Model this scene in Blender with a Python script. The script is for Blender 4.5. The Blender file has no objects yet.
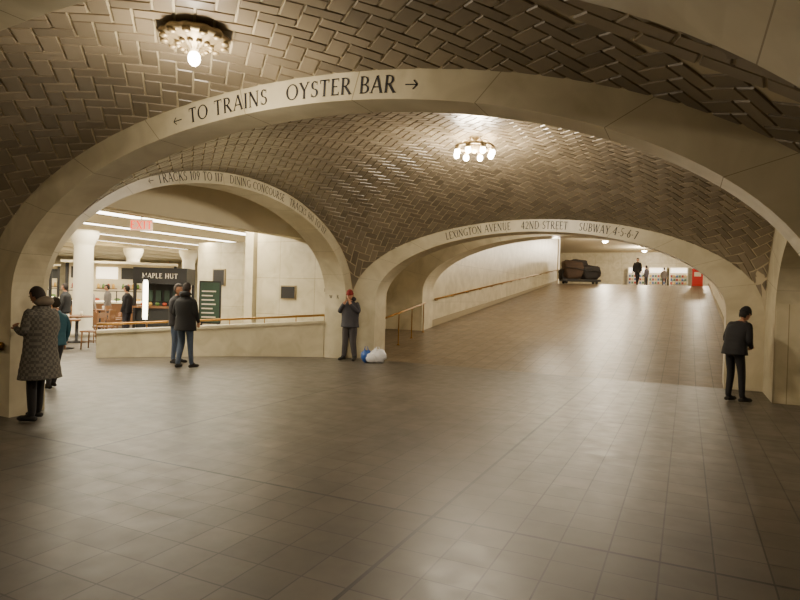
import bpy, math, random, bisect
from mathutils import Vector, Matrix, Quaternion
random.seed(4)
pi=math.pi
# ---------------------------------------------------------------- materials
def lin(c):
    c/=255.0
    return c/12.92 if c<=0.04045 else ((c+0.055)/1.055)**2.4
def rgb(r,g,b): return (lin(r),lin(g),lin(b),1)
def newmat(name):
    m=bpy.data.materials.new(name); m.use_nodes=True
    nt=m.node_tree; b=nt.nodes['Principled BSDF']; return m,nt,b
def simple(name,col,rough=.6,metal=0,noise=.12,scale=8,emit=None,es=0):
    m,nt,b=newmat(name)
    if noise>0:
        tc=nt.nodes.new('ShaderNodeTexCoord'); n=nt.nodes.new('ShaderNodeTexNoise'); n.inputs['Scale'].default_value=scale; n.inputs['Detail'].default_value=4
        r=nt.nodes.new('ShaderNodeMixRGB'); r.blend_type='MIX'
        r.inputs[1].default_value=(col[0]*(1-noise),col[1]*(1-noise),col[2]*(1-noise),1)
        r.inputs[2].default_value=(min(1,col[0]*(1+noise)),min(1,col[1]*(1+noise)),min(1,col[2]*(1+noise)),1)
        nt.links.new(tc.outputs['Object'],n.inputs['Vector']); nt.links.new(n.outputs['Fac'],r.inputs[0]); nt.links.new(r.outputs[0],b.inputs['Base Color'])
    else: b.inputs['Base Color'].default_value=col
    b.inputs['Roughness'].default_value=rough; b.inputs['Metallic'].default_value=metal
    if emit: b.inputs['Emission Color'].default_value=emit; b.inputs['Emission Strength'].default_value=es
    return m
def emis(name,col,s): return simple(name,col,.5,0,0,1,col,s)
def marble(name,col,axis=None,w=1.15,h=1.0,rough=.38,seam=.6):
    m,nt,b=newmat(name); N=nt.nodes; L=nt.links
    tc=N.new('ShaderNodeTexCoord'); n=N.new('ShaderNodeTexNoise'); n.inputs['Scale'].default_value=2.2; n.inputs['Detail'].default_value=8; n.inputs['Distortion'].default_value=.8
    L.new(tc.outputs['Object'],n.inputs['Vector'])
    cr=N.new('ShaderNodeValToRGB'); cr.color_ramp.elements[0].position=.3; cr.color_ramp.elements[1].position=.72
    cr.color_ramp.elements[0].color=(col[0]*.8,col[1]*.78,col[2]*.72,1); cr.color_ramp.elements[1].color=(min(1,col[0]*1.1),min(1,col[1]*1.1),min(1,col[2]*1.1),1)
    L.new(n.outputs['Fac'],cr.inputs[0]); out=cr.outputs[0]
    if axis is not None:
        sp=N.new('ShaderNodeSeparateXYZ'); cb=N.new('ShaderNodeCombineXYZ'); L.new(tc.outputs['Object'],sp.inputs[0])
        L.new(sp.outputs[axis],cb.inputs[0]); L.new(sp.outputs[2],cb.inputs[1])
        br=N.new('ShaderNodeTexBrick'); br.offset=0; br.inputs['Scale'].default_value=1
        br.inputs['Brick Width'].default_value=w; br.inputs['Row Height'].default_value=h; br.inputs['Mortar Size'].default_value=.007
        br.inputs['Color1'].default_value=(1,1,1,1); br.inputs['Color2'].default_value=(.9,.89,.86,1); br.inputs['Mortar'].default_value=(seam,seam*.93,seam*.8,1)
        L.new(cb.outputs[0],br.inputs['Vector'])
        mx=N.new('ShaderNodeMixRGB'); mx.blend_type='MULTIPLY'; mx.inputs[0].default_value=1
        L.new(out,mx.inputs[1]); L.new(br.outputs['Color'],mx.inputs[2]); out=mx.outputs[0]
    L.new(out,b.inputs['Base Color']); b.inputs['Roughness'].default_value=rough
    return m
CREAM=rgb(202,192,165)
M_arch=marble('marble_arch',CREAM)
M_joint=simple('stone_joint',rgb(150,138,112),.8,noise=.05)
M_wu=marble('marble_wall_u',CREAM,0); M_wv=marble('marble_wall_v',CREAM,1,1.6,1.4)
M_pan=marble('marble_panel',CREAM,0,.3,4.0,seam=.5)
M_plaster=simple('plaster_cream',rgb(218,206,176),.8,noise=.05,scale=3)
M_white=simple('paint_white',rgb(228,220,198),.6,noise=.04)
M_text=simple('engraved_letter',rgb(32,30,34),.6,noise=.05)
M_brass=simple('brass',rgb(150,112,55),.3,.9,.1,20)
M_bronze=simple('bronze_dark',rgb(150,134,104),.4,.4,.2,30)
M_mortar=simple('vault_mortar',rgb(190,176,146),.6,noise=.12,scale=10)
M_bulb=emis('bulb_glow',(1,.88,.68,1),34)
M_glow=emis('light_strip_glow',(1,.90,.70,1),10)
M_black=simple('black_metal',rgb(28,26,26),.45,noise=.1)
M_wood=simple('wood_brown',rgb(120,82,48),.5,noise=.2,scale=12)
def tilemat(name,c1,c2,rough):
    m,nt,b=newmat(name); N=nt.nodes; L=nt.links
    at=N.new('ShaderNodeAttribute'); at.attribute_name='tone'
    mx=N.new('ShaderNodeMixRGB'); mx.inputs[1].default_value=c1; mx.inputs[2].default_value=c2
    L.new(at.outputs['Fac'],mx.inputs[0]); L.new(mx.outputs[0],b.inputs['Base Color']); b.inputs['Roughness'].default_value=rough
    return m
M_tile=tilemat('vault_tile_glazed',rgb(110,99,82),rgb(138,125,105),.34)
def floormat(name,w,base1,base2,joint,lines_u=(),lines_v=(),rough=.33,bump=.12,ms=.006,faint=None):
    m,nt,b=newmat(name); N=nt.nodes; L=nt.links
    tc=N.new('ShaderNodeTexCoord'); br=N.new('ShaderNodeTexBrick'); br.offset=0
    br.inputs['Scale'].default_value=1; br.inputs['Brick Width'].default_value=w; br.inputs['Row Height'].default_value=w
    br.inputs['Mortar Size'].default_value=ms; br.inputs['Mortar Smooth'].default_value=.2; br.inputs['Bias'].default_value=0
    br.inputs['Color1'].default_value=base1; br.inputs['Color2'].default_value=base2; br.inputs['Mortar'].default_value=joint
    L.new(tc.outputs['Object'],br.inputs['Vector'])
    sp=N.new('ShaderNodeSeparateXYZ'); L.new(tc.outputs['Object'],sp.inputs[0])
    if faint:   # joints fade to almost tile coloured towards the west side
        mr0=N.new('ShaderNodeMapRange'); mr0.inputs[1].default_value=-1.5; mr0.inputs[2].default_value=2.2; L.new(sp.outputs[0],mr0.inputs[0])
        jm=N.new('ShaderNodeMixRGB'); jm.inputs[1].default_value=faint; jm.inputs[2].default_value=joint; L.new(mr0.outputs[0],jm.inputs[0]); L.new(jm.outputs[0],br.inputs['Mortar'])
    n=N.new('ShaderNodeTexNoise'); n.inputs['Scale'].default_value=1.1; n.inputs['Detail'].default_value=9; n.inputs['Roughness'].default_value=.66; L.new(tc.outputs['Object'],n.inputs['Vector'])
    cr=N.new('ShaderNodeValToRGB'); cr.color_ramp.elements[0].position=.3; cr.color_ramp.elements[0].color=(.66,.66,.66,1); cr.color_ramp.elements[1].position=.72; cr.color_ramp.elements[1].color=(1.12,1.12,1.12,1)
    L.new(n.outputs['Fac'],cr.inputs[0])
    mx=N.new('ShaderNodeMixRGB'); mx.blend_type='MULTIPLY'; mx.inputs[0].default_value=1; L.new(br.outputs['Color'],mx.inputs[1]); L.new(cr.outputs[0],mx.inputs[2])
    out=mx.outputs[0]
    for ax,ls in ((0,lines_u),(1,lines_v)):
        for l in ls:
            c=N.new('ShaderNodeMath'); c.operation='COMPARE'; c.inputs[1].default_value=l; c.inputs[2].default_value=.014; L.new(sp.outputs[ax],c.inputs[0])
            k=N.new('ShaderNodeMixRGB'); L.new(c.outputs[0],k.inputs[0]); L.new(out,k.inputs[1]); k.inputs[2].default_value=rgb(30,26,22); out=k.outputs[0]
    L.new(out,b.inputs['Base Color'])
    n2=N.new('ShaderNodeTexNoise'); n2.inputs['Scale'].default_value=5; n2.inputs['Detail'].default_value=5; L.new(tc.outputs['Object'],n2.inputs['Vector'])
    mr=N.new('ShaderNodeMapRange'); mr.inputs[3].default_value=rough-.08; mr.inputs[4].default_value=rough+.14; L.new(n2.outputs['Fac'],mr.inputs[0]); L.new(mr.outputs[0],b.inputs['Roughness'])
    bp=N.new('ShaderNodeBump'); bp.inputs['Strength'].default_value=bump; bp.inputs['Distance'].default_value=.01; bp.invert=True
    L.new(br.outputs['Fac'],bp.inputs['Height']); L.new(bp.outputs[0],b.inputs['Normal'])
    return m
M_floor=floormat('floor_tile',.315,rgb(95,87,76),rgb(83,76,66),rgb(44,38,32),(1.575,-2.205),(-4.725,-8.19,-.315),.40,faint=rgb(68,61,53))
M_ramp=floormat('ramp_tile',.315,rgb(126,111,90),rgb(113,99,80),rgb(70,59,47),(),(),.38,ms=.008)
# ---------------------------------------------------------------- mesh builder
class MB:
    def __init__(s): s.v=[];s.f=[];s.m=[];s.s=[]
    def V(s,p): s.v.append(tuple(p)); return len(s.v)-1
    def F(s,idx,m=0,sm=False): s.f.append(tuple(idx)); s.m.append(m); s.s.append(sm)
    def quad(s,a,b,c,d,m=0): s.F([s.V(a),s.V(b),s.V(c),s.V(d)],m)
    def box(s,x0,x1,y0,y1,z0,z1,m=0):
        i=[s.V(p) for p in ((x0,y0,z0),(x1,y0,z0),(x1,y1,z0),(x0,y1,z0),(x0,y0,z1),(x1,y0,z1),(x1,y1,z1),(x0,y1,z1))]
        for f in ((3,2,1,0),(4,5,6,7),(0,1,5,4),(1,2,6,5),(2,3,7,6),(3,0,4,7)): s.F([i[k] for k in f],m)
    def rings(s,R,m=0,sm=True,cap=True,close=True):
        idx=[[s.V(p) for p in r] for r in R]; n=len(R[0])
        for a,b in zip(idx,idx[1:]):
            for k in range(n if close else n-1):
                k2=(k+1)%n; s.F((a[k],a[k2],b[k2],b[k]),m,sm)
        if cap: s.F(idx[0][::-1],m,sm); s.F(idx[-1],m,sm)
    def tube(s,pts,rad,m=0,n=8,flat=1.0):
        pts=[Vector(p) for p in pts]
        if not hasattr(rad,'__len__'): rad=[rad]*len(pts)
        R=[];ref=None
        for i,p in enumerate(pts):
            d=(pts[min(i+1,len(pts)-1)]-pts[max(i-1,0)]).normalized()
            if ref is None: ref=Vector((0,0,1)) if abs(d.z)<.9 else Vector((1,0,0))
            x=ref.cross(d)
            if x.length<1e-4: x=Vector((0,1,0)).cross(d)
            x.normalize(); y=d.cross(x); 
            R.append([p+x*rad[i]*math.cos(2*pi*k/n)+y*rad[i]*flat*math.sin(2*pi*k/n) for k in range(n)])
        s.rings(R,m)
    def ell(s,c,r,m=0,nu=12,nv=8,fn=None,keep=None,mat3=None):
        c=Vector(c); P=[]
        for j in range(nv+1):
            th=pi*j/nv; row=[]
            for i in range(nu):
                ph=2*pi*i/nu; p=Vector((math.sin(th)*math.cos(ph),math.sin(th)*math.sin(ph),math.cos(th)))
                q=Vector((p.x*r[0],p.y*r[1],p.z*r[2]))
                if fn: q=fn(q,p)
                row.append((q,p))
            P.append(row)
        def T(q): return c+(mat3@q if mat3 else q)
        idx=[[s.V(T(q)) for q,p in row] for row in P]
        for j in range(nv):
            for i in range(nu):
                i2=(i+1)%nu
                if keep:
                    mid=(P[j][i][1]+P[j][i2][1]+P[j+1][i][1]+P[j+1][i2][1])/4
                    if not keep(mid): continue
                s.F((idx[j][i],idx[j+1][i],idx[j+1][i2],idx[j][i2]),m,True)
    def lathe(s,prof,c,m=0,n=24,wave=0,wn=8):
        R=[]
        for r,z in prof:
            R.append([(c[0]+r*(1+wave*math.cos(wn*2*pi*k/n))*math.cos(2*pi*k/n),c[1]+r*(1+wave*math.cos(wn*2*pi*k/n))*math.sin(2*pi*k/n),c[2]+z) for k in range(n)])
        s.rings(R,m)
    def build(s,name,mats,loc=(0,0,0),rz=0,sc=1,parent=None):
        me=bpy.data.meshes.new(name); me.from_pydata(s.v,[],s.f)
        for m in mats: me.materials.append(m)
        me.polygons.foreach_set('material_index',s.m); me.polygons.foreach_set('use_smooth',s.s)
        me.update(); o=bpy.data.objects.new(name,me); bpy.context.collection.objects.link(o)
        o.location=loc; o.rotation_euler=(0,0,rz); o.scale=(sc,sc,sc)
        if parent: o.parent=parent
        return o
# ---------------------------------------------------------------- survey axes (right,forward) of the viewer's spot
CU,CV,CH=3.255,-8.92,1.68
def G(X,Y,z=0): return Vector((CU+X*.902-Y*.431, CV+X*.431+Y*.902, z))
AWAY=math.radians(25.5)
# ---------------------------------------------------------------- letters
TK,TN=.15,.075
def arcp(cx,cy,rx,ry,a0,a1,mod=True):
    n=max(6,int(abs(a1-a0)/15)); out=[]
    for i in range(n):
        A=math.radians(a0+(a1-a0)*i/n); B=math.radians(a0+(a1-a0)*(i+1)/n)
        q=[]
        for a in (A,B):
            w=(TN+(TK-TN)*abs(math.cos(a)))/2
            q.append(((cx+(rx+w-.04)*math.cos(a),cy+(ry+.0)*math.sin(a)),(cx+(rx-w-.04)*math.cos(a),cy+(ry-TN)*math.sin(a))))
        out.append([q[0][0],q[1][0],q[1][1],q[0][1]])
    return out
def st(x0,y0,x1,y1,w):
    dx,dy=x1-x0,y1-y0; l=math.hypot(dx,dy); nx,ny=-dy/l*w/2,dx/l*w/2
    return [[(x0+nx,y0+ny),(x1+nx,y1+ny),(x1-nx,y1-ny),(x0-nx,y0-ny)]]
def sf(x,y,h=.11): 
    yy=.02 if y<.5 else .98
    return st(x-h,yy,x+h,yy,.045)
def stem(x,w=None): return st(x,0,x,1,w or TK)+sf(x,0)+sf(x,1)
def hb(x0,x1,y): return st(x0,y,x1,y,TN)
def glyph(c):
    if c=='A': return .8,st(.07,0,.4,1,TN)+st(.4,1,.73,0,TK)+hb(.18,.62,.35)+sf(.07,0)+sf(.73,0)
    if c=='B': return .64,stem(.14)+arcp(.32,.74,.24,.26,-90,90)+arcp(.34,.26,.28,.27,-90,90)+hb(.12,.32,.97)+hb(.12,.34,.5)+hb(.12,.34,.03)
    if c=='C': return .78,arcp(.45,.5,.4,.5,45,315)+st(.72,.72,.72,.95,.05)
    if c=='D': return .84,stem(.14)+arcp(.36,.5,.42,.5,-90,90)+hb(.14,.36,.97)+hb(.14,.36,.03)
    if c=='E': return .6,stem(.14)+hb(.14,.54,.97)+hb(.14,.46,.52)+hb(.14,.56,.03)+st(.54,.82,.54,1,.04)+st(.56,0,.56,.2,.04)
    if c=='G': return .84,arcp(.45,.5,.4,.5,45,315)+st(.72,.02,.72,.42,TK)+sf(.72,.4,.0001)+hb(.6,.84,.42)
    if c=='H': return .82,stem(.14)+stem(.68)+hb(.14,.68,.5)
    if c=='I': return .28,stem(.14)
    if c=='K': return .74,stem(.14)+st(.66,1,.18,.42,TN)+st(.3,.56,.68,0,TK)+sf(.7,0)+sf(.66,1)
    if c=='L': return .6,stem(.14)+hb(.14,.54,.03)+st(.54,0,.54,.2,.04)
    if c=='M': return .96,stem(.12,TN)+st(.12,1,.47,0,TK)+st(.47,0,.82,1,TN)+stem(.82)
    if c=='N': return .84,stem(.12,TN)+st(.12,1,.7,0,TK)+st(.7,0,.7,1,TN)+sf(.7,1)
    if c=='O': return .88,arcp(.44,.5,.42,.5,0,180)+arcp(.44,.5,.42,.5,180,360)
    if c=='P': return .6,stem(.14)+arcp(.3,.72,.26,.28,-90,90)+hb(.12,.3,.97)+hb(.12,.3,.46)
    if c=='R': return .74,stem(.14)+arcp(.32,.74,.24,.26,-90,90)+hb(.12,.32,.97)+hb(.12,.32,.5)+st(.32,.5,.68,0,TK)+sf(.7,0)
    if c=='S': return .56,arcp(.28,.74,.2,.26,40,270)+arcp(.28,.27,.24,.27,90,-140)+st(.46,.75,.46,.97,.04)+st(.07,.03,.07,.26,.04)
    if c=='T': return .7,stem(.35)+hb(.03,.67,.97)+st(.05,.78,.05,1,.04)+st(.65,.78,.65,1,.04)
    if c=='U': return .8,st(.14,.3,.14,1,TK)+st(.64,.3,.64,1,TN)+arcp(.42,.33,.3,.33,180,360)+sf(.14,1)+sf(.64,1)
    if c=='V': return .76,st(.07,1,.39,0,TK)+st(.39,0,.69,1,TN)+sf(.07,1)+sf(.69,1)
    if c=='W': return 1.06,st(.07,1,.33,0,TK)+st(.33,0,.53,1,TN)+st(.53,1,.77,0,TK)+st(.77,0,.99,1,TN)+sf(.07,1)+sf(.99,1)
    if c=='X': return .74,st(.1,1,.64,0,TK)+st(.1,0,.64,1,TN)+sf(.1,1)+sf(.64,1)+sf(.1,0)+sf(.64,0)
    if c=='Y': return .72,st(.07,1,.36,.48,TK)+st(.36,.48,.65,1,TN)+st(.36,0,.36,.5,TK)+sf(.36,0)+sf(.07,1)+sf(.65,1)
    if c=='0': return .6,arcp(.3,.5,.26,.5,0,360)
    if c=='1': return .36,st(.2,0,.2,1,TK)+sf(.2,0)+st(.2,1,.04,.82,TN)
    if c=='2': return .6,arcp(.3,.72,.25,.28,165,-40)+st(.47,.56,.08,.06,TN*1.2)+st(.04,.05,.56,.05,.10)
    if c=='4': return .66,st(.44,1,.05,.3,TN)+hb(.04,.62,.3)+st(.44,0,.44,1,TK)
    if c=='5': return .56,hb(.12,.48,.97)+st(.12,.97,.12,.55,TN)+arcp(.26,.3,.24,.3,110,-140)
    if c=='6': return .58,arcp(.3,.3,.24,.3,0,360)+st(.08,.35,.42,1,TK*.8)
    if c=='7': return .54,hb(.04,.52,.95)+st(.5,.96,.2,0,TK)
    if c=='9': return .58,arcp(.3,.7,.24,.3,0,360)+st(.5,.65,.18,0,TK*.8)
    if c=='-': return .34,hb(.04,.3,.42)
    if c=='<': return .9,st(.05,.45,.8,.45,.07)+st(.05,.45,.3,.7,.07)+st(.05,.45,.3,.2,.07)
    if c=='>': return .9,st(.05,.45,.8,.45,.07)+st(.8,.45,.55,.7,.07)+st(.8,.45,.55,.2,.07)
    return .36,[]
def layout(t,track=.1):
    x=0;q=[]
    for c in t:
        w,g=glyph(c)
        for poly in g: q.append([(px+x,py) for px,py in poly])
        x+=w+track
    return q,x-track
def arc_text(name,text,cap,c,a,h,zs,to3,s0=0,track=.1,squeeze=1.0,parent=None):
    N=400; P=[(c-a*math.cos(pi*i/N),zs+h*math.sin(pi*i/N)) for i in range(N+1)]
    S=[0]
    for p,q in zip(P,P[1:]): S.append(S[-1]+math.hypot(q[0]-p[0],q[1]-p[1]))
    mid=S[N//2]; S=[x-mid for x in S]
    q,W=layout(text,track); b=MB()
    for poly in q:
        ids=[]
        for x,y in poly:
            s=(x-W/2)*cap*squeeze+s0; i=min(max(bisect.bisect(S,s)-1,0),N-1); f=(s-S[i])/(S[i+1]-S[i])
            px=P[i][0]+(P[i+1][0]-P[i][0])*f; pz=P[i][1]+(P[i+1][1]-P[i][1])*f
            j=max(1,min(N-1,i)); tx,tz=P[j+1][0]-P[j-1][0],P[j+1][1]-P[j-1][1]; l=math.hypot(tx,tz); nx,nz=-tz/l,tx/l
            ids.append(b.V(to3(px+nx*(y-.5)*cap,pz+nz*(y-.5)*cap)))
        b.F(ids)
    return b.build(name,[M_text],parent=parent)
def flat_text(b,text,cap,org,dx,dz,m,track=.1,center=True):
    q,W=layout(text,track); org=Vector(org);dx=Vector(dx);dz=Vector(dz)
    for poly in q: b.F([b.V(org+dx*((x-(W/2 if center else 0))*cap)+dz*((y-.5)*cap)) for x,y in poly],m)
# ---------------------------------------------------------------- arches
ZS=1.5
def arch(name,axis,f0,f1,c,ai,hi,ao,ho,base=0,zs=ZS,co=None):
    b=MB(); th=[0]; n=22; g=.0035/ai*1.4
    if co is None: co=c
    for i in range(1,n):
        t=pi*i/n
        if i%2==0: th+= [t-g,t+g]
        else: th+=[t]
    th.append(pi)
    th2=[th[0]]
    for a_,b_ in zip(th,th[1:]):
        if b_-a_>g*3: th2+=[a_+(b_-a_)/3,a_+(b_-a_)*2/3]
        th2.append(b_)
    th=th2
    I=[(c-ai,base)]+[(c-ai*math.cos(t),zs+hi*math.sin(t)) for t in th]+[(c+ai,base)]
    E=[(co-ao,base)]+[(co-ao*math.cos(t),zs+ho*math.sin(t)) for t in th]+[(co+ao,base)]
    P=(lambda t,f,z:(t,f,z)) if axis==0 else (lambda t,f,z:(f,t,z))
    ids=[[b.V(P(p[0],f,p[1])) for p in L] for L in (I,E) for f in (f0,f1)]
    i0,i1,e0,e1=ids; K=len(I)
    for k in range(K-1):
        narrow=1<=k<K-2 and (th[k]-th[k-1])<g*2.5
        m=1 if narrow else 0
        b.F((i0[k],i0[k+1],e0[k+1],e0[k]),m); b.F((i1[k],e1[k],e1[k+1],i1[k+1]),m)
        b.F((i0[k],i1[k],i1[k+1],i0[k+1]),m,False); b.F((e0[k],e0[k+1],e1[k+1],e1[k]),0)
    b.F((i0[0],e0[0],e1[0],i1[0])); b.F((i0[-1],i1[-1],e1[-1],e0[-1]))
    return b.build(name,[M_arch,M_joint])
U0=.1; S=4.5
FU=-.08; FS=4.72
B_H=1.9; BO=2.15
VB=-3.9
arch('arch_to_trains',0,-4.3,VB,FU,4.20,B_H,FS,BO)
L_H=2.08; LO=2.32
arch('arch_to_tracks',1,-5.0,-4.4,.1,3.86,L_H,4.2,LO)
C_H=1.62; CO=1.9
arch('arch_to_lexington',0,4.3,4.9,U0,3.85,C_H,S,CO)
arch('arch_east',1,4.6,5.6,.3,2.6,1.4,4.0,2.2)
NV=-6.45
arch('arch_near',0,NV-.7,NV,FU,4.20,B_H,FS,BO)
def ellh(x,a,h):
    t=1-(x/a)**2
    return h*math.sqrt(t) if t>0 else 0
UW,UE=U0-S,U0+S
def far_z(u,v):
    u=max(UW,min(UE,u)); v=max(VB,min(4.3,v)); a=(u-UW)/(2*S); q=(v-VB)/(4.3-VB); p=2.9
    s=ellh(u-U0,S,BO)**p; n=ellh(u-U0,S,CO)**p; vc=(VB+4.3)/2; vh=(4.3-VB)/2
    w=ellh(v-vc,vh,LO)**p; e=ellh(v-vc,vh,2.2)**p
    return ZS+max(0,(1-q)*s+q*n+(1-a)*w+a*e)**(1/p)
NA=600; TA=[pi*i/NA for i in range(NA+1)]; UA=[FU-FS*math.cos(t) for t in TA]; ZA=[ZS+BO*math.sin(t) for t in TA]
SA=[0]
for i in range(NA): SA.append(SA[-1]+math.hypot(UA[i+1]-UA[i],ZA[i+1]-ZA[i]))
half=SA[-1]/2; SA=[x-half for x in SA]
def u_of_s(s):
    s=max(SA[0],min(SA[-1],s)); i=min(max(bisect.bisect(SA,s)-1,0),NA-1); f=(s-SA[i])/(SA[i+1]-SA[i]); return UA[i]+(UA[i+1]-UA[i])*f
def s_of_u(u):
    i=min(max(bisect.bisect(UA,u)-1,0),NA-1); return SA[i]+(SA[i+1]-SA[i])*(u-UA[i])/(UA[i+1]-UA[i])
def bar_fn(v0,v1,bul):
    def f(s,v):
        u=u_of_s(s); q=(2*v-v0-v1)/(v1-v0); k=ellh(u-FU,FS,1)
        return Vector((u,v,ZS+BO*k+bul*(1-q*q)*k))
    return f
def clip(poly,x0,x1,y0,y1):
    for ax,lim,sg in ((0,x0,1),(0,x1,-1),(1,y0,1),(1,y1,-1)):
        out=[]
        for i in range(len(poly)):
            p,q=poly[i],poly[(i+1)%len(poly)]
            dp=(p[ax]-lim)*sg; dq=(q[ax]-lim)*sg
            if dp>=0: out.append(p)
            if dp*dq<0:
                t=dp/(dp-dq); out.append((p[0]+(q[0]-p[0])*t,p[1]+(q[1]-p[1])*t))
        poly=out
        if len(poly)<3: return []
    return poly
def vault(name,fn,a0,a1,v0,v1,W=.155,skip=None,extra=None):
    b=MB(); tone=[]
    nu,nv=90,max(16,int((v1-v0)*8))
    idx=[[b.V(fn(a0+(a1-a0)*i/nu,v0+(v1-v0)*j/nv)) for i in range(nu+1)] for j in range(nv+1)]
    for j in range(nv):
        for i in range(nu): b.F((idx[j][i],idx[j+1][i],idx[j+1][i+1],idx[j][i+1]),1,True); tone.append(.5)
    r2=math.sqrt(.5); ca,cv=(a0+a1)/2,(v0+v1)/2; R=int((max(a1-a0,v1-v0))/W)+4
    def put(corn,tn,inset=.010):
        def shrink(ps,d):
            n=len(ps); o=[]
            for i in range(n):
                p0,p1,p2=ps[i-1],ps[i],ps[(i+1)%n]
                e1=Vector((p1[0]-p0[0],p1[1]-p0[1])).normalized(); e2=Vector((p2[0]-p1[0],p2[1]-p1[1])).normalized()
                o.append((p1[0]+(e2.x-e1.x)*d,p1[1]+(e2.y-e1.y)*d))
            return o
        A=clip(shrink(corn,inset*.8),a0+.012,a1-.012,v0+.012,v1-.012)
        if len(A)<3: return
        ar=0
        for k in range(len(A)): ar+=A[k][0]*A[(k+1)%len(A)][1]-A[(k+1)%len(A)][0]*A[k][1]
        if abs(ar)/2<.08*W*W: return
        mx=sum(p[0] for p in A)/len(A); my=sum(p[1] for p in A)/len(A)
        e=.02; n=(fn(mx+e,my)-fn(mx-e,my)).cross(fn(mx,my+e)-fn(mx,my-e))
        if n.length<1e-9: return
        n.normalize()
        if n.z>0: n=-n
        PA=[fn(*c)+n*.001 for c in A]; cen=sum(PA,Vector())/len(PA)
        PB=[p+(cen-p).normalized()*.009+n*.012 for p in PA]
        ia=[b.V(p) for p in PA]; ib=[b.V(p) for p in PB]; K=len(ia)
        for k in range(K): b.F((ia[k],ia[(k+1)%K],ib[(k+1)%K],ib[k]),0); tone.append(tn)
        b.F(ib,0); tone.append(tn)
    for x in range(-R,R):
        for y in range(-R,R):
            k=(x-y)%4
            if k==0: c=[(x,y),(x+2,y),(x+2,y+1),(x,y+1)]
            elif k==3: c=[(x,y),(x+1,y),(x+1,y+2),(x,y+2)]
            else: continue
            cc=[(ca+(p-q)*r2*W,cv+(p+q)*r2*W) for p,q in c]
            mx=sum(p[0] for p in cc)/4; my=sum(p[1] for p in cc)/4
            if not(a0-.2<mx<a1+.2 and v0-.2<my<v1+.2): continue
            if skip and skip(mx,my): continue
            put(cc,random.random())
    if extra: extra(put)
    o=b.build(name,[M_tile,M_mortar])
    at=o.data.attributes.new('tone','FLOAT','FACE'); at.data.foreach_set('value',tone)
    return o
vault('ceiling_vault_gallery',lambda u,v:Vector((u,v,far_z(u,v))),UW,UE,VB,4.3,W=.145)
nf=bar_fn(NV,-4.3,.10)
rc=(s_of_u(3.45),-6.3); ra,rb=1.35,1.15
def ringd(x,y): return math.sqrt(((x-rc[0])/ra)**2+((y-rc[1])/rb)**2)
def ringtiles(put):
    for lo,hi in ((.86,1.0),(1.0,1.14)):
        n=24; off=0 if lo<1 else .5
        for i in range(n):
            A=2*pi*(i+off)/n;B=2*pi*(i+1+off)/n
            pts=[(rc[0]+ra*r*math.cos(a),rc[1]+rb*r*math.sin(a)) for a,r in ((A,lo),(A,hi),(B,hi),(B,lo))]
            put(pts,1.3)
vault('ceiling_vault_front',nf,SA[0],SA[-1],NV,-4.3,W=.148,skip=lambda x,y:.86<ringd(x,y)<1.14,extra=ringtiles)
vault('ceiling_vault_rear',bar_fn(-13,NV-.7,.5),SA[0],SA[-1],-13,NV-.7,W=.2)
arc_text('trim_lettering_trains','< TO TRAINS   OYSTER BAR >',.15,FU,(4.20+FS)/2,(B_H+BO)/2,ZS,lambda t,z:(t,-4.304,z),-.15)
arc_text('trim_lettering_tracks','< TRACKS 109 TO 117   DINING CONCOURSE   TRACKS 100 TO 117',.15,.1,4.03,(L_H+LO)/2,ZS,lambda t,z:(-4.396,t,z),.33,squeeze=.88)
arc_text('trim_lettering_lexington','LEXINGTON AVENUE    42ND STREET    SUBWAY 4-5-6-7',.17,U0,(3.85+S)/2,(C_H+CO)/2,ZS,lambda t,z:(t,4.296,z),.1,squeeze=.73)
# ---------------------------------------------------------------- floors
def slab(name,x0,x1,y0,y1,z0,z1,mat):
    b=MB(); b.box(x0,x1,y0,y1,z0,z1); return b.build(name,[mat])
slab('floor',-34,9,-14,4.3,-.2,0,M_floor)
slab('floor_dining',-34,-5.9,4.3,24,-.2,0,M_floor)
SL=.1; ZT=2.57
b=MB()
pr=[(4.3,0),(30,ZT),(52,ZT)]
for (v0,z0),(v1,z1) in zip(pr,pr[1:]):
    x0,x1=(-5.9,5.6) if v0<30 else (-20,14)
    b.quad((x0,v0,z0),(x1,v0,z0),(x1,v1,z1),(x0,v1,z1))
b.build('floor_ramp',[M_ramp])
# ---------------------------------------------------------------- ramp hall
slab('wall_ramp_left',-5.0,-4.55,9.9,31.4,0,9,M_wv)
slab('wall_ramp_recess',-6.1,-5.8,4.9,9.0,0,4.1,M_wv)
slab('wall_ramp_right',4.4,5.4,9.9,31.4,0,9,M_wv)
slab('wall_ramp_right_recess',5.1,5.4,4.9,9.0,0,4.1,M_wv)
slab('ceiling_recess',-6,5.4,4.9,9.0,4.1,4.3,M_plaster)
slab('wall_spandrel_back',-7,6.2,4.88,4.92,3.5,4.4,M_plaster)
arch('arch_ramp',0,9.0,9.9,-.1,4.4,1.75,5.9,3.0,zs=1.75)
b=MB(); 
for v0,v1 in ((9.9,31.4),):
    z0=4.0+.1*(v0-9.9)*.9; z1=4.0+.1*(v1-9.9)*.9
    b.quad((-4.7,v0,z0),(4.6,v0,z0),(4.6,v1,z1),(-4.7,v1,z1))
b.build('ceiling_ramp',[M_plaster])
b=MB(); b.quad((-20,31.4,6.0),(14,31.4,6.0),(14,52,6.0),(-20,52,6.0)); b.build('ceiling_upper_hall',[M_plaster])
slab('wall_upper_hall_left',-20.2,-20,31,52,2.5,6.2,M_wv); slab('wall_upper_hall_right',14,14.2,31,52,2.5,6.2,M_wv)
slab('wall_upper_hall_back',-20,14,50,50.3,2.5,6.2,M_wu)
slab('wall_upper_return_left',-20,-5,31.3,31.5,2.5,6.2,M_wu); slab('wall_upper_return_right',5.4,14,31.3,31.5,2.5,6.2,M_wu)
b=MB()
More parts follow.
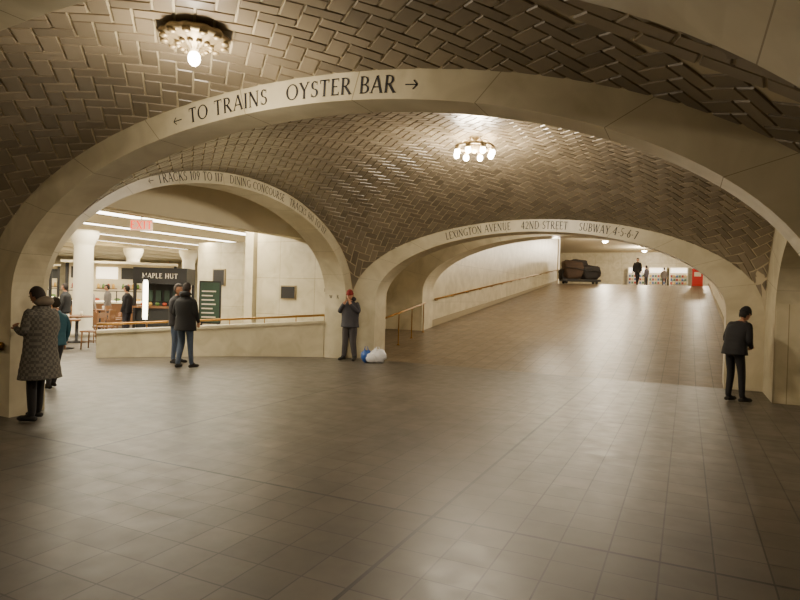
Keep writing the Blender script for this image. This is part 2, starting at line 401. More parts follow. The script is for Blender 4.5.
for x0,x1 in ((-4.55,-4.52),(4.37,4.4)):
    i=[b.V(p) for p in ((x0,9.9,.56),(x1,9.9,.56),(x1,31.4,2.57),(x0,31.4,2.57),(x0,9.9,.78),(x1,9.9,.78),(x1,31.4,2.80),(x0,31.4,2.80))]
    for f in ((3,2,1,0),(4,5,6,7),(0,1,5,4),(1,2,6,5),(2,3,7,6),(3,0,4,7)): b.F([i[k] for k in f])
b.build('baseboard_ramp',[M_joint])
def rail(name,pts,wallvec,r=.028,every=1.6,post=False):
    b=MB(); b.tube(pts,r,n=10)
    w=Vector(wallvec)
    for p,q in zip(pts,pts[1:]):
        p=Vector(p);q=Vector(q);n=max(1,int((q-p).length/every))
        for i in range(n+1):
            c=p.lerp(q,(i+.15)/(n+.3))
            if post:
                zf=max(0,(c.y-4.3)*SL); b.tube([(c.x,c.y,zf),(c.x,c.y,zf+.02),(c.x,c.y,zf+.03),c],[.05,.05,.018,.018],n=8)
            else: b.tube([c,c+Vector((0,0,-.06)),c+Vector((0,0,-.06))+w],[.01,.01,.014],n=6)
    return b.build(name,[M_brass])
rail('handrail',[(-4.45,9.95,1.5),(-4.45,31.3,3.52)],(-.1,0,0))
rail('handrail',[(4.3,9.95,1.5),(4.3,30,3.5)],(.1,0,0))
rail('ramp_railing',[(-3.9,4.98,.98),(-4.35,8.9,1.38)],(0,0,0),every=1.2,post=True)
rail('ramp_railing',[(4.0,4.98,.98),(4.18,8.9,1.38)],(0,0,0),every=1.2,post=True)
rail('pier_handrail',[(-5.2,-4.38,.9),(-4.32,-4.38,.9)],(0,.08,0),r=.04,every=.5)
slab('wall_pier_right',4.62,6.2,2.88,4.28,0,3.3,M_pan)
slab('wall_east_corridor',8.8,9,-14,8,0,4.4,M_wv)
slab('wall_east_corridor_end',6.2,9,4.3,4.5,0,4.4,M_wu)
slab('ceiling_east_corridor',5.6,9,-4.3,4.5,3.9,4.0,M_plaster)
slab('wall_south',-9,9,-13.3,-13,0,4.4,M_wu)
slab('wall_pier_left',-6.4,-4.81,-4.28,-4.12,0,4.2,M_wu)
slab('wall_west_corridor',-9,-8.8,-13,-4.3,0,4.4,M_wv)
# ---------------------------------------------------------------- dining side
slab('wall_restroom',-7.7,-5.02,4.6,4.9,0,3.64,M_wu)
b=MB(); b.box(-8.0,-7.72,4.45,4.95,0,3.62); b.box(-8.05,-7.71,4.40,5.0,0,.3); b.build('trim_pilaster',[M_arch])
slab('wall_fascia_dining',-6.5,-6.2,-3.9,4.6,3.08,4.5,M_plaster)
slab('ceiling_passage',-6.2,-5.02,-4.3,4.6,4.25,4.4,M_plaster)
slab('wall_passage_end',-6.4,-5.02,-4.9,-4.5,0,4.2,M_wu)
slab('ceiling_dining',-34,-6.5,-6,24,3.65,3.8,M_plaster)
for i in range(9):
    slab('trim_beam',-9.3-i*2.8,-8.95-i*2.8,-6,24,3.42,3.648,M_plaster)
slab('wall_dining_back',-34,-33.7,-6,24,0,3.64,M_wv); slab('wall_dining_side',-34,-6,23.7,24,0,3.64,M_wu)
slab('wall_dining_south',-34,-6.5,-6.3,-6,0,3.64,M_wu)
for i in range(9):
    u=-7.7-i*2.8
    b=MB(); b.box(u-.09,u+.09,-4,20,3.52,3.58,0); b.box(u-.13,u+.13,-4.05,20.05,3.58,3.645,1); b.build('strip_light',[M_glow,M_white])
def column(X,Y,r=.3,h=3.4):
    p=G(X,Y); b=MB(); b.lathe([(r*1.3,0),(r*1.3,.15),(r*1.1,.2),(r,.3),(r*.95,h-.5),(r*1.05,h-.42),(r*1.3,h-.3),(r*1.45,h-.12),(r*1.45,h)],(0,0,0),n=20)
    b.build('marble_column',[M_white],p)
for X,Y in ((-10.2,19.3),(-12.4,27.8),(-15.9,22.4),(-9.9,28)): column(X,Y)
slab('wall_dining_partition',-13.8,-11.6,8.6,9.0,0,3.4,M_wu)
b=MB(); b.box(-13.0,-12.4,8.55,8.6,1.75,2.4,0); b.box(-12.96,-12.44,8.54,8.55,1.79,2.36,1); b.build('wall_plaque',[M_bronze,M_black])
b=MB(); b.box(-6.84,-6.34,4.56,4.6,1.42,1.8,0); b.box(-6.81,-6.37,4.55,4.56,1.45,1.77,1); b.build('wall_plaque',[M_bronze,M_black])
b=MB(); flat_text(b,'RESTROOMS',.085,(-4.73,3.954,1.70),(1,0,0),(0,0,1),0,.05); flat_text(b,'W   R',.085,(-4.73,3.954,1.54),(1,0,0),(0,0,1),0); b.build('trim_restroom_lettering',[M_text])
A=Vector((-5.06,4.05,0)); B=Vector((-9.0,.55,0)); C=Vector((-6.9,3.1,0))
b=MB(); R=[];Rc=[]; railp=[]
for i in range(19):
    t=i/18; p=A*(1-t)**2+C*2*t*(1-t)+B*t*t; d=((C-A)*(1-t)+(B-C)*t).normalized(); n=Vector((-d.y,d.x,0)); h=.86-.3*t
    R.append([p+n*.12,p-n*.12,p-n*.12+Vector((0,0,h)),p+n*.12+Vector((0,0,h))])
    Rc.append([p+n*.16+Vector((0,0,h)),p-n*.16+Vector((0,0,h)),p-n*.16+Vector((0,0,h+.07)),p+n*.16+Vector((0,0,h+.07))])
    railp.append(p+Vector((0,0,h+.2)))
b.rings(R,0,False); b.rings(Rc,0,False)
b.tube(railp,.028,1,n=8)
for p in railp[::3]: b.tube([p+Vector((0,0,-.16)),p],.014,1,n=6)
b.build('marble_parapet',[M_arch,M_brass])
p=G(-6.5,15,0); b=MB(); M_red=emis('exit_red',(1,.05,.02,1),1.6); M_sign=simple('sign_white',rgb(235,225,205),.5,noise=.02)
M_exitbg=simple('exit_face',rgb(236,200,180),.5,noise=.02)
b.box(-.26,.26,-.03,.03,0,.29,0); b.box(-.01,.01,-.01,.01,.29,.59,2); flat_text(b,'EXIT',.19,(0,-.034,.145),(1,0,0),(0,0,1),1,.12)
b.build('exit_sign',[M_exitbg,M_red,M_black],(p.x,p.y,3.05),AWAY+.15)
M_chalk=simple('menu_board_dark',rgb(38,38,36),.6,noise=.2)
M_menu=simple('menu_green',rgb(50,72,58),.5,noise=.3,scale=20)
M_case=emis('display_case_glow',(1,.86,.62,1),2.8)
M_food=[simple('food_red',rgb(170,70,40),.6),simple('food_yellow',rgb(210,170,80),.6),simple('food_green',rgb(90,120,60),.6)]
p=G(-7.45,19); b=MB()
for x in (-.75,.75):
    for y in (-.5,.5): b.box(x-.04,x+.04,y-.04,y+.04,0,2.2,0)
b.box(-.8,.8,-.55,.55,1.75,2.25,0); b.box(-.75,.75,-.45,.45,0,1.0,0); b.box(-.8,.8,-.55,.5,1.0,1.06,2); b.box(-.7,.7,.3,.4,1.06,1.75,1)
for k in range(5): b.box(-.6+k*.26,-.44+k*.26,.24,.29,1.2,1.55,3)
for k in range(6): b.ell((-.6+k*.22,-.2,1.12),(.07,.07,.06),5+k%3,8,6)
b.box(-.68,.68,-.48,-.46,.3,.9,1)
flat_text(b,'MAPLE HUT',.15,(0,-.56,2.0),(1,0,0),(0,0,1),4); b.build('food_kiosk',[M_black,M_chalk,M_wood,M_menu,M_sign]+M_food,p,AWAY+.1)
p=G(-6.2,19.6); b=MB(); b.box(-.35,.35,-.04,.04,.5,1.9,0); b.box(-.31,.31,-.05,-.04,.55,1.85,1); b.box(-.3,-.24,-.03,.03,0,.5,0); b.box(.24,.3,-.03,.03,0,.5,0)
for k in range(7): b.box(-.26,.2-.05*(k%3),-.056,-.05,.7+k*.14,.74+k*.14,2)
b.build('menu_board',[M_black,M_menu,M_sign],p,AWAY)
p=G(-7.3,17.2); b=MB(); b.lathe([(.16,0),(.16,.05),(.03,.08),(.03,.7),(.07,.72)],(0,0,0),0,12); b.lathe([(.06,.72),(.07,.8),(.07,1.75),(.05,1.85)],(0,0,0),1,12); b.lathe([(.11,1.85),(.02,2.0)],(0,0,0),0,12)
b.build('lamp_post',[M_black,M_glow],p)
def table(X,Y):
    p=G(X,Y); b=MB(); b.lathe([(.28,0),(.28,.03),(.05,.05),(.04,.7),(.12,.72)],(0,0,0),0,14); b.lathe([(.4,.72),(.42,.74),(.42,.76),(.4,.77)],(0,0,0),1,20); b.lathe([(.035,.77),(.04,.9)],(.12,.05,0),2,8); b.build('bistro_table',[M_black,M_wood,M_sign],p)
def chair(X,Y,a):
    p=G(X,Y); b=MB()
    for x in (-.19,.19):
        b.tube([(x,.19,0),(x,.17,.45)],[.018,.022],0,6); b.tube([(x,-.22,0),(x,-.18,.45),(x,-.26,.95)],[.018,.022,.018],0,6)
        b.tube([(x,-.2,.2),(x,.18,.2)],.012,0,6)
    b.box(-.22,.22,-.2,.22,.44,.48,0); b.box(-.2,.2,-.27,-.24,.82,.95,0); b.box(-.2,.2,-.245,-.22,.62,.7,0)
    b.build('dining_chair',[M_wood],p,a)
TB=[(-8.7,15.5),(-9.3,17.3),(-11.2,17.4),(-12.4,20.4),(-11.0,22.0),(-13.6,17.8),(-14.6,20.6),(-9.2,20.9),(-11.6,15.6),(-12.6,22.6)]
for X,Y in TB:
    table(X,Y); chair(X-.72,Y,AWAY-1.6); chair(X+.72,Y+.1,1.6+AWAY)
def counter(X,Y,w,rot,sign=0):
    p=G(X,Y); b=MB(); b.box(-w,w,-.4,.4,0,.9,0); b.box(-w-.1,w+.1,-.45,.45,.9,.97,2)
    b.box(-w,w,-.3,.2,.97,1.0,1); 
    for x in (-w,0,w): b.box(x-.02,x+.02,-.32,-.3,.97,1.4,4)
    b.box(-w,w,-.32,.2,1.4,1.43,4)
    n=int(w*5)
    for j in range(n): b.ell((-w+.2+j*(2*w-.4)/(n-1),-.1,1.06),(.13,.12,.07),5+j%3,8,6)
    b.box(-w,w,1.3,1.4,0,2.6,2)
    for j in range(int(w*2)):
        x=-w+.15+j*1.0; b.box(x,x+.85,1.26,1.3,1.95,2.45,1 if (j+sign)%2 else 8)
        b.box(x,x+.85,1.24,1.3,1.5,1.53,0)
        for q in range(4): b.lathe([(.05,0),(.06,.12),(.03,.2)],(x+.1+q*.2,1.2,1.53),5+(q+j)%3,8)
    for x in (-w,w): b.box(x-.06,x+.06,1.2,1.4,0,2.6,4)
    b.box(-w-.1,w+.1,.5,1.4,2.6,2.7,2)
    b.build('food_counter',[M_wood,M_case,M_plaster,M_menu,M_black]+M_food+[M_chalk],p,rot)
counter(-12.0,25.5,2.2,AWAY+.3); counter(-17.4,25.4,2.2,AWAY+.5,1); counter(-8.0,30,1.8,AWAY+.1); counter(-20,30,2.5,AWAY+.5)
# ---------------------------------------------------------------- lamps
WARM=(1,.86,.645)
def point(loc,e,col=WARM,r=.06,name='lamp_light'):
    l=bpy.data.lights.new(name,'POINT'); l.energy=e; l.color=col; l.shadow_soft_size=r
    o=bpy.data.objects.new(name,l); bpy.context.collection.objects.link(o); o.location=loc; return o
def rosette(loc,name='ceiling_lamp'):
    b=MB(); b.lathe([(.06,.12),(.08,.10),(.17,.09),(.25,.06),(.27,.03),(.23,.0),(.2,.01),(.15,-.02),(.09,-.03),(.05,-.06),(.03,-.08)],(0,0,0),0,48,.05,12)
    for k in range(12):
        a=2*pi*k/12; b.ell((.235*math.cos(a),.235*math.sin(a),.0),(.035,.035,.02),0,8,6)
        b.ell((.13*math.cos(a),.13*math.sin(a),-.03),(.025,.025,.02),0,8,6)
    b.ell((0,0,-.13),(.05,.05,.06),1,12,8)
    return b.build(name,[M_bronze,M_bulb],loc)
rosette((-.36,-5.3,3.64)); point((-.36,-5.3,3.2),90,r=.15)
rosette((0,-9.8,4.0)); point((0,-9.8,3.6),125)  # unseen lamp added behind the viewer to light the arch faces
def chandelier(loc):
    b=MB(); b.lathe([(.05,.35),(.12,.33),(.2,.26),(.1,.2),(.06,.12),(.1,.05),(.07,-.03),(.02,-.08)],(0,0,0),0,24)
    n=8; b.tube([(.3*math.cos(2*pi*k/24),.3*math.sin(2*pi*k/24),.02) for k in range(25)],.022,0,8)
    for k in range(n):
        a=2*pi*k/n; c,s=math.cos(a),math.sin(a)
        b.tube([(.05*c,.05*s,.1),(.18*c,.18*s,.12),(.3*c,.3*s,.02)],.013,0,6)
        b.lathe([(.05,.0),(.04,-.05)],(.3*c,.3*s,0),0,10); b.ell((.3*c,.3*s,-.09),(.05,.05,.056),1,10,8)
    return b.build('chandelier',[M_bronze,M_bulb],loc)
chandelier((.10,.3,4.04)); point((.10,.3,3.78),500,r=.25)
def bowl(loc,e=150):
    b=MB(); b.lathe([(.02,.25),(.02,.05),(.18,.04),(.22,.0)],(0,0,0),0,20); b.lathe([(.2,0),(.17,-.07),(.09,-.12),(.01,-.13)],(0,0,0),1,20); b.build('pendant_lamp',[M_bronze,M_bulb],loc)
    point((loc[0],loc[1],loc[2]-.25),e,r=.15)
bowl((-.6,10.6,3.8),260)
bowl((0,16,4.3),290); bowl((0,22,4.85),300); bowl((0,28,5.4),330)
bowl((-2,35,5.7),750); bowl((4,38,5.7),750); bowl((0,44,5.7),900)
bowl((-1,7,3.85),80)
bowl((7.2,0,3.6),45); bowl((-6.8,-8,3.6),35)  # out-of-view corridor lamps, added as fill light
def area(loc,sx,sy,e,col=(1,.90,.68)):
    l=bpy.data.lights.new('strip_light_lamp','AREA'); l.shape='RECTANGLE'; l.size=sx; l.size_y=sy; l.energy=e; l.color=col
    o=bpy.data.objects.new('strip_light_lamp',l); bpy.context.collection.objects.link(o); o.location=loc
for i in range(0,8,2): area((-7.7-i*2.8,8,3.5),.16,22,1200)
# ---------------------------------------------------------------- upper hall things
M_shop=[emis('shop_glow_white',(1,.9,.75,1),2.2),simple('shop_red',rgb(150,60,50),.5),simple('shop_green',rgb(80,110,80),.5),simple('shop_blue',rgb(80,100,140),.5),simple('shop_yellow',rgb(200,170,100),.5)]
b=MB()
for k in range(3):
    x=-1.6+k*1.7; b.box(x,x+1.5,48.6,49.9,2.6,4.6,5); b.box(x+.1,x+1.4,48.55,48.6,4.1,4.5,0)
    for r in range(4):
        for j in range(6): b.box(x+.1+j*.22,x+.27+j*.22,48.45,48.58,2.8+.3*r,3.0+.3*r,1+(j*3+k+r*2)%4)
b.build('shop_front',M_shop+[M_white])
p=G(11.35,38.0); b=MB()
def sgn(x,e): return math.copysign(abs(x)**e,x)
M_tarp=simple('tarp_brown',rgb(64,47,34),.8,noise=.3,scale=5); M_tarp2=simple('tarp_dark',rgb(30,25,23),.8,noise=.3,scale=6)
b.box(-1.2,1.2,-.45,.45,.15,.3,2)
for x in (-.95,.95):
    for y in (-.35,.35): b.tube([(x,y-.03,.09),(x,y+.03,.09)],.09,2,10)
def boxy(r):
    def f(q,pp):
        w=1+.05*math.sin(9*pp.x+4*pp.z)+.05*math.sin(8*pp.y+7*pp.z)
        return Vector((r[0]*sgn(pp.x,.5)*w,r[1]*sgn(pp.y,.5)*w,r[2]*sgn(pp.z,.55)*(1-.22*pp.x)*w))
    return f
for c,r,m in (((-.5,0,.85),(.66,.5,.6),0),((.6,0,.72),(.6,.48,.48),1),((-.1,.05,1.2),(.5,.4,.34),1),((-1.0,.1,.55),(.3,.42,.34),1)):
    b.ell(c,r,m,24,16,boxy(r))
for y in (-.52,): b.tube([(-1.1,y,1.0),(-.4,y-.02,.95),(.3,y,.85),(1.1,y,.8)],.02,2,6)
b.build('covered_cart',[M_tarp,M_tarp2,M_black],(p.x,p.y,ZT),AWAY)
p=G(17.3,35.0); zr=min(ZT,(p.y-4.3)*SL); b=MB(); b.box(-.28,.28,-.22,.22,0,.9,0); b.box(-.3,.3,-.24,.24,.9,.98,0); b.box(-.18,.18,-.235,-.22,.55,.8,1); b.box(-.22,.22,-.1,.1,.98,1.1,0)
b.build('red_newspaper_box',[simple('box_red',rgb(200,30,25),.4),M_sign],(min(p.x,3.9),p.y,zr),0)
slab('trim_ramp_column',-5.15,-4.5,31.52,31.95,2.57,6.0,M_white)
# ---------------------------------------------------------------- people
def skinbody(J,E,RAD):
    names=list(J); me=bpy.data.meshes.new('t'); me.from_pydata([J[n] for n in names],[(names.index(a),names.index(c)) for a,c,_ in E],[])
    o=bpy.data.objects.new('t',me); bpy.context.collection.objects.link(o)
    o.modifiers.new('s','SKIN')
    for i,n in enumerate(names):
        d=me.skin_vertices[0].data[i]; r=RAD[n]; d.radius=(r,r) if not isinstance(r,tuple) else r; d.use_root=(n=='pelvis')
    o.modifiers.new('u','SUBSURF').levels=1
    dg=bpy.context.evaluated_depsgraph_get(); ev=o.evaluated_get(dg); m2=ev.to_mesh()
    vs=[v.co.copy() for v in m2.vertices]; fs=[tuple(p.vertices) for p in m2.polygons]; ev.to_mesh_clear()
    bpy.data.objects.remove(o); return vs,fs
def segd(p,a,c):
    ab=c-a; t=max(0,min(1,(p-a).dot(ab)/max(ab.length_squared,1e-9))); return (p-a-ab*t).length
def mcol(name,c,rough=.8,noise=.2,scale=25): return simple(name,rgb(*c),rough,noise=noise,scale=scale)
PM={}
def pm(key,c):
    k=(key,c)
    if k not in PM: PM[k]=mcol(key,c)
    return PM[k]
def person(name,loc,head,H,top,pants,shoes=(25,22,20),hair=(35,25,20),skin=(190,140,110),pose=None,coat=.84,hat=None,wide=1.0,hyaw=0,hpitch=0,hood=False,topmat=None,legw=1.0,puff=0,hoodcol=(110,98,84)):
    J=dict(pelvis=(0,0,.95),spine=(0,0,1.1),chest=(0,.0,1.28),neck=(0,0,1.47),nk2=(0,.015,1.54),
      shL=(-.18,0,1.40),elL=(-.24,-.03,1.13),wrL=(-.24,.06,.89),paL=(-.235,.09,.82),
      shR=(.18,0,1.40),elR=(.24,-.03,1.13),wrR=(.24,.06,.89),paR=(.235,.09,.82),
      hiL=(-.095,0,.90),knL=(-.10,.03,.50),anL=(-.11,0,.09),toL=(-.125,.13,.045),
      hiR=(.095,0,.90),knR=(.10,.03,.50),anR=(.11,0,.09),toR=(.125,.13,.045))
    if pose: J.update(pose)
    J={k:Vector(v) for k,v in J.items()}
    RAD=dict(pelvis=.125,spine=.115,chest=.13,neck=.06,nk2=.05)
    for s in 'LR':
        RAD.update({'sh'+s:.075*wide,'el'+s:.055*wide,'wr'+s:.036,'pa'+s:(.036,.03),'hi'+s:.095*legw,'kn'+s:.066*legw,'an'+s:.05*legw,'to'+s:.038})
    E=[('pelvis','spine',1),('spine','chest',1),('chest','neck',1),('neck','nk2',2)]
    for s in 'LR': E+=[('chest','sh'+s,1),('sh'+s,'el'+s,1),('el'+s,'wr'+s,1),('wr'+s,'pa'+s,2),('pelvis','hi'+s,0),('hi'+s,'kn'+s,0),('kn'+s,'an'+s,0),('an'+s,'to'+s,3)]
    b=MB(); vs,fs=skinbody(J,E,RAD); off=len(b.v)
    b.v+= [tuple(v) for v in vs]
    for f in fs:
        c=sum((vs[i] for i in f),Vector())/len(f); k=min(E,key=lambda e:segd(c,J[e[0]],J[e[1]]))[2]
        b.F([i+off for i in f],k,True)
    sp=[J['pelvis'],J['spine'],J['chest'],J['neck'],J['nk2']]
    def ctr(z):
        if z<=sp[0].z: return Vector((sp[0].x,sp[0].y,z))
        for a,c in zip(sp,sp[1:]):
            if z<=c.z: t=(z-a.z)/(c.z-a.z); q=a.lerp(c,t); return Vector((q.x,q.y,z))
        return Vector((sp[-1].x,sp[-1].y,z))
    nz=J['neck'].z; f=(nz-.95)/(1.47-.95)
    prof=[(.95,.19,.135),(1.08,.185,.13),(1.25,.2,.14),(1.36,.205,.135),(1.42,.17,.11),(1.46,.10,.085),(1.5,.075,.072)]
    low=[]
    z=coat
    while z<.93: low.append((z,.19+(.95-z)*.12,.135+(.95-z)*.14)); z+=.09
    full=low+prof; fine=[(coat,(.19+(.95-coat)*.12)*.9,(.135+(.95-coat)*.14)*.9)]
    for a,c in zip(full,full[1:]):
        n=max(1,int((c[0]-a[0])/.022))
        for i in range(n): t=i/n; fine.append(tuple(a[k]+(c[k]-a[k])*t for k in range(3)))
    fine.append(full[-1])
    R=[]
    for z,rx,ry in fine:
        zz=z if z<=.95 else .95+(z-.95)*f
        m=1+(puff*abs(math.sin(z*pi/.09)) if z<1.42 else 0)
        c=ctr(zz); R.append([c+Vector((rx*m*wide*math.cos(2*pi*k/24)*(1+.012*math.sin(5*k+z*9)),ry*m*wide*math.sin(2*pi*k/24)*(1+.02*math.sin(3*k+z*14)),0)) for k in range(24)])
    b.rings(R,1)
    for s in 'LR':
        a=J['an'+s]; t=J['to'+s]; d=(t-a); d.z=0; d.normalize()
        h0=Vector((a.x,a.y,0))-d*.05; 
        b.tube([h0+Vector((0,0,a.z-.045)),h0+d*.05+Vector((0,0,a.z-.035)),h0+d*.14+Vector((0,0,t.z+.005)),h0+d*.21+Vector((0,0,t.z)),h0+d*.25+Vector((0,0,t.z-.005))],[.035,.047,.046,.044,.025],3,10,.85)
    for s in 'LR':
        w=J['wr'+s]; p=J['pa'+s]; d=(p-w).normalized(); fwd=Vector((0,1,0))
        side=(fwd-d*fwd.dot(d)); 
        if side.length<.2: side=Vector((1,0,0))-d*d.x
        side.normalize(); nrm=d.cross(side)*(1 if s=='L' else -1)
        for i,(o,l) in enumerate(((.03,.07),(.01,.078),(-.01,.072),(-.029,.058))):
            q=p+side*o; b.tube([q,q+d*l*.5-nrm*.006,q+d*l*.85-nrm*.02,q+d*l-nrm*.032],[.0095,.009,.008,.006],2,6)
        q=w+d*.03+side*.03; b.tube([q,q+side*.022+d*.03,q+side*.026+d*.06-nrm*.01],[.012,.010,.007],2,6)
    hm=Matrix.Rotation(math.radians(hyaw),3,'Z')@Matrix.Rotation(math.radians(hpitch),3,'X')
    hc=J['nk2']+hm@Vector((0,.02,.095))
    def T(x,y,z): return hc+hm@Vector((x,y,z))
    def hs(q,p):
        if q.z<0: k=1+q.z*3.2; q=Vector((q.x*k,q.y*(1+q.z*1.2)+(-q.z*.12),q.z))
        return q
    b.ell(hc,(.076,.094,.118),2,18,14,hs,mat3=hm)
    b.tube([T(0,.088,.012),T(0,.108,-.02),T(0,.09,-.028)],[.007,.013,.009],2,8)
    for x in (-.032,.032):
        b.ell(T(x,.08,.008),(.013,.008,.008),7,8,6); b.ell(T(x,.087,.008),(.006,.004,.006),6,6,5)
        b.tube([T(x-.016,.085,.026),T(x,.092,.03),T(x+.016,.085,.026)],.004,4,5)
        b.ell(T(x*2.4,.0,-.002),(.011,.02,.03),2,8,6,mat3=hm)
    b.tube([T(-.024,.082,-.056),T(0,.09,-.054),T(.024,.082,-.056)],[.004,.007,.004],8,6)
    hk=lambda m:(m.z>.42 or m.y<.15) and not (m.y>.1 and m.z<.3) and m.z>(-.75 if m.y<-.2 else -.15)
    b.ell(T(0,-.006,.008),(.087,.103,.125),4,20,16,None,hk,mat3=hm)
    if hat:
        b.ell(T(0,-.006,.025),(.091,.107,.135),5,20,14,None,lambda m:m.z>.05,mat3=hm)
        b.tube([T(.086*math.cos(2*pi*k/20),-.006+.101*math.sin(2*pi*k/20),.04) for k in range(21)],.011,5,6)
    if hood: 
        b.tube([T(.1*math.cos(a),-.04-.075*math.sin(a)*1.0,-.11) for a in [pi*k/12 for k in range(13)]],[.03+.035*math.sin(pi*k/12) for k in range(13)],9,8)
    mats=[pm('trousers',pants),topmat or pm('jacket',top),pm('skin',skin),pm('shoe',shoes),pm('hair',hair),pm('knit_hat',hat or (120,60,55)),pm('eye_dark',(20,15,12)),pm('eye_white',(210,205,195)),pm('lip',(130,70,60)),pm('hood_trim',hoodcol)]
    return b.build(name,mats,loc,head,H/1.75)
def plaid():
    m,nt,b=newmat('plaid_wool'); N=nt.nodes; L=nt.links; tc=N.new('ShaderNodeTexCoord'); ch=N.new('ShaderNodeTexChecker'); ch.inputs['Scale'].default_value=26
    ch.inputs[1].default_value=rgb(76,73,68); ch.inputs[2].default_value=rgb(104,99,91); L.new(tc.outputs['Object'],ch.inputs[0]); L.new(ch.outputs[0],b.inputs['Base Color']); b.inputs['Roughness'].default_value=.9; return m
person('woman_in_plaid_coat',G(-4.36,7.3),AWAY+math.radians(75),1.64,(110,104,94),(28,26,28),hair=(40,30,24),skin=(150,105,80),coat=.56,wide=1.18,topmat=plaid(),hood=True,hpitch=-22,puff=.02,
  pose=dict(elL=(-.25,.0,1.14),wrL=(-.17,.22,1.20),paL=(-.12,.28,1.24),elR=(.25,.0,1.14),wrR=(.17,.22,1.20),paR=(.12,.28,1.24),anR=(.12,.14,.09),toR=(.13,.27,.045),knR=(.11,.12,.5)))
person('child_in_blue_jacket',G(-5.47,9.55),AWAY+math.radians(60),1.46,(48,92,108),(46,46,52),hair=(40,30,22),puff=.03,pose=dict(knR=(.10,.12,.5),anR=(.1,.2,.09),toR=(.1,.33,.05)))
person('man_in_black_jacket',G(-4.42,12.4),AWAY+math.radians(-12),1.76,(26,25,27),(72,84,104),hair=(48,38,32),wide=1.12,coat=.78,hood=True,hoodcol=(32,30,31),puff=.03,pose=dict(knL=(-.11,.06,.5),anL=(-.14,-.04,.09),toL=(-.16,.09,.045),anR=(.14,.02,.09),toR=(.17,.15,.045),wrL=(-.2,.16,.95),paL=(-.17,.2,.9),wrR=(.2,.16,.95),paR=(.17,.2,.9)))
person('man_in_dark_coat',G(-4.87,13.1),AWAY+math.radians(-100),1.74,(36,33,34),(74,86,108),hair=(60,50,42),wide=1.05,pose=dict(elR=(.25,.02,1.14),wrR=(.2,.2,1.05),paR=(.18,.27,1.06)))
person('person_in_red_hat',G(-1.20,14.6),AWAY+math.radians(160),1.70,(56,54,60),(66,61,62),hair=(50,38,30),hat=(125,34,32),wide=1.2,legw=1.4,hpitch=-12,hood=True,hoodcol=(56,54,60),
  pose=dict(elL=(-.27,.08,1.2),wrL=(-.09,.2,1.42),paL=(-.05,.16,1.50),elR=(.27,.08,1.2),wrR=(.09,.2,1.42),paR=(.05,.16,1.50),anL=(-.15,0,.09),toL=(-.18,.12,.045),anR=(.15,0,.09),toR=(.18,.12,.045)))
person('man_whispering_to_pier',G(5.66,10.1),AWAY+math.radians(-72),1.68,(24,22,24),(26,25,28),hair=(30,24,20),hat=(24,22,24),wide=1.15,hpitch=-25,puff=.02,
  pose=dict(spine=(0,.03,1.08),chest=(0,.07,1.23),neck=(0,.13,1.40),nk2=(0,.15,1.46),shL=(-.18,.1,1.34),shR=(.18,.1,1.34),elL=(-.25,.04,1.07),elR=(.25,.04,1.07),wrL=(-.18,.18,.97),paL=(-.12,.22,.96),wrR=(.18,.18,.97),paR=(.12,.22,.96),knL=(-.1,.04,.5),knR=(.1,.07,.5),anR=(.11,.08,.09),toR=(.12,.21,.045)))
walk=dict(knR=(.1,.16,.52),anR=(.1,.24,.10),toR=(.1,.37,.06),knL=(-.1,-.02,.5),anL=(-.1,-.24,.13),toL=(-.11,-.12,.05),wrL=(-.22,.18,.93),paL=(-.21,.24,.88),wrR=(.24,-.12,.9),paR=(.24,-.15,.83))
p=G(15.2,38.6); p.z=ZT; person('man_walking',p,AWAY+pi,1.78,(24,22,24),(24,24,28),pose=walk,wide=1.2)
for k,(X,Y,c,hd) in enumerate(((18.2,44.5,(70,64,72),1),(20.4,46.5,(100,92,86),0))):
    p=G(X,Y); p.z=ZT; person('shopper',p,hd,1.65,c,(60,56,58),pose=walk if k%2 else None)
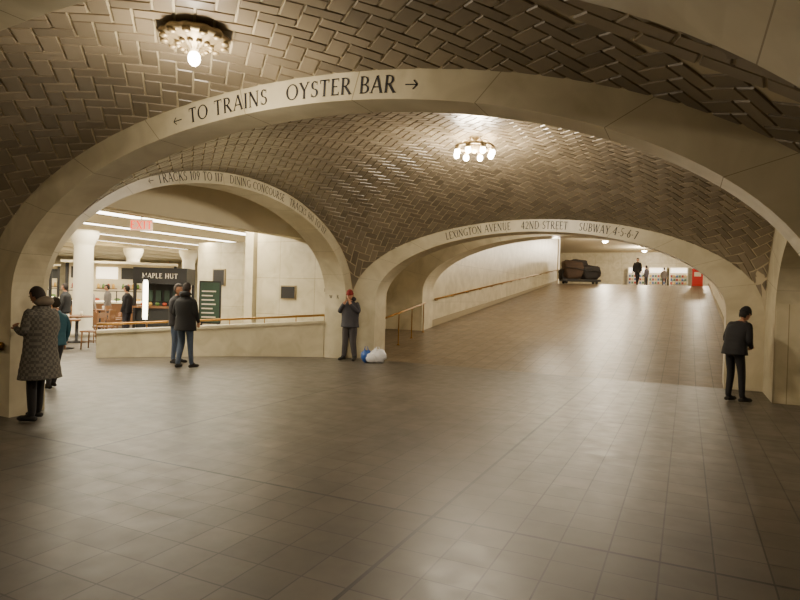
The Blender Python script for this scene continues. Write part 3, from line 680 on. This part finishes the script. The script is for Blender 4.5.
for X,Y,c,hd in ((-10.2,16.6,(60,50,50),.5),(-10.2,18.3,(30,30,32),2),(-12.0,18.8,(120,60,50),4),(-8.2,21.8,(40,50,70),1),(-13.4,21.6,(70,66,60),3),(-11.4,23.4,(110,104,100),2.4),(-13.2,19.2,(40,36,40),1.4),(-8.5,18.7,(34,32,36),1.9),(-10.6,20.4,(150,140,130),.3),(-9.2,24.2,(28,28,30),2.6),(-12.8,16.2,(36,34,40),.9)):
    person('diner',G(X,Y),hd,1.68,c,(50,48,56))
M_bag1=simple('plastic_blue',rgb(44,84,160),.35,noise=.15); M_bag2=simple('plastic_white',rgb(225,225,230),.35,noise=.1)
p=G(-.60,14.3); b=MB()
def bagf(q,pp): 
    q=q*(1+.09*math.sin(8*pp.x+4*pp.z)+.07*math.sin(11*pp.y-6*pp.z)); q.z=max(q.z,-.15); return q
b.ell((-.17,0,.15),(.13,.12,.15),0,18,12,bagf); b.ell((.1,.02,.15),(.2,.16,.18),1,18,12,bagf); b.ell((-.05,-.08,.12),(.13,.1,.12),1,14,10,lambda q,pp:Vector((q.x,q.y,max(q.z,-.12))))
for x,m in ((-.17,0),(.1,1)):
    b.tube([(x-.05,0,.26),(x-.03,0,.38),(x+.03,0,.38),(x+.05,0,.26)],[.02,.008,.008,.02],m,6)
b.build('shopping_bag',[M_bag1,M_bag2],p,AWAY)
# ---------------------------------------------------------------- world & camera
w=bpy.data.worlds.new('world'); bpy.context.scene.world=w; w.use_nodes=True
w.node_tree.nodes['Background'].inputs[0].default_value=(1,.87,.68,1); w.node_tree.nodes['Background'].inputs[1].default_value=.1
cd=bpy.data.cameras.new('camera'); cam=bpy.data.objects.new('camera',cd); bpy.context.collection.objects.link(cam); bpy.context.scene.camera=cam
cd.lens=27; cd.sensor_width=36; cd.clip_start=.05
cam.location=(CU,CV,CH)
pt=math.radians(-.67); f=Vector((-.431*math.cos(pt),.902*math.cos(pt),math.sin(pt)))
q=f.to_track_quat('-Z','Y')@Quaternion((0,0,1),math.radians(1.6))
cam.rotation_mode='QUATERNION'; cam.rotation_quaternion=q
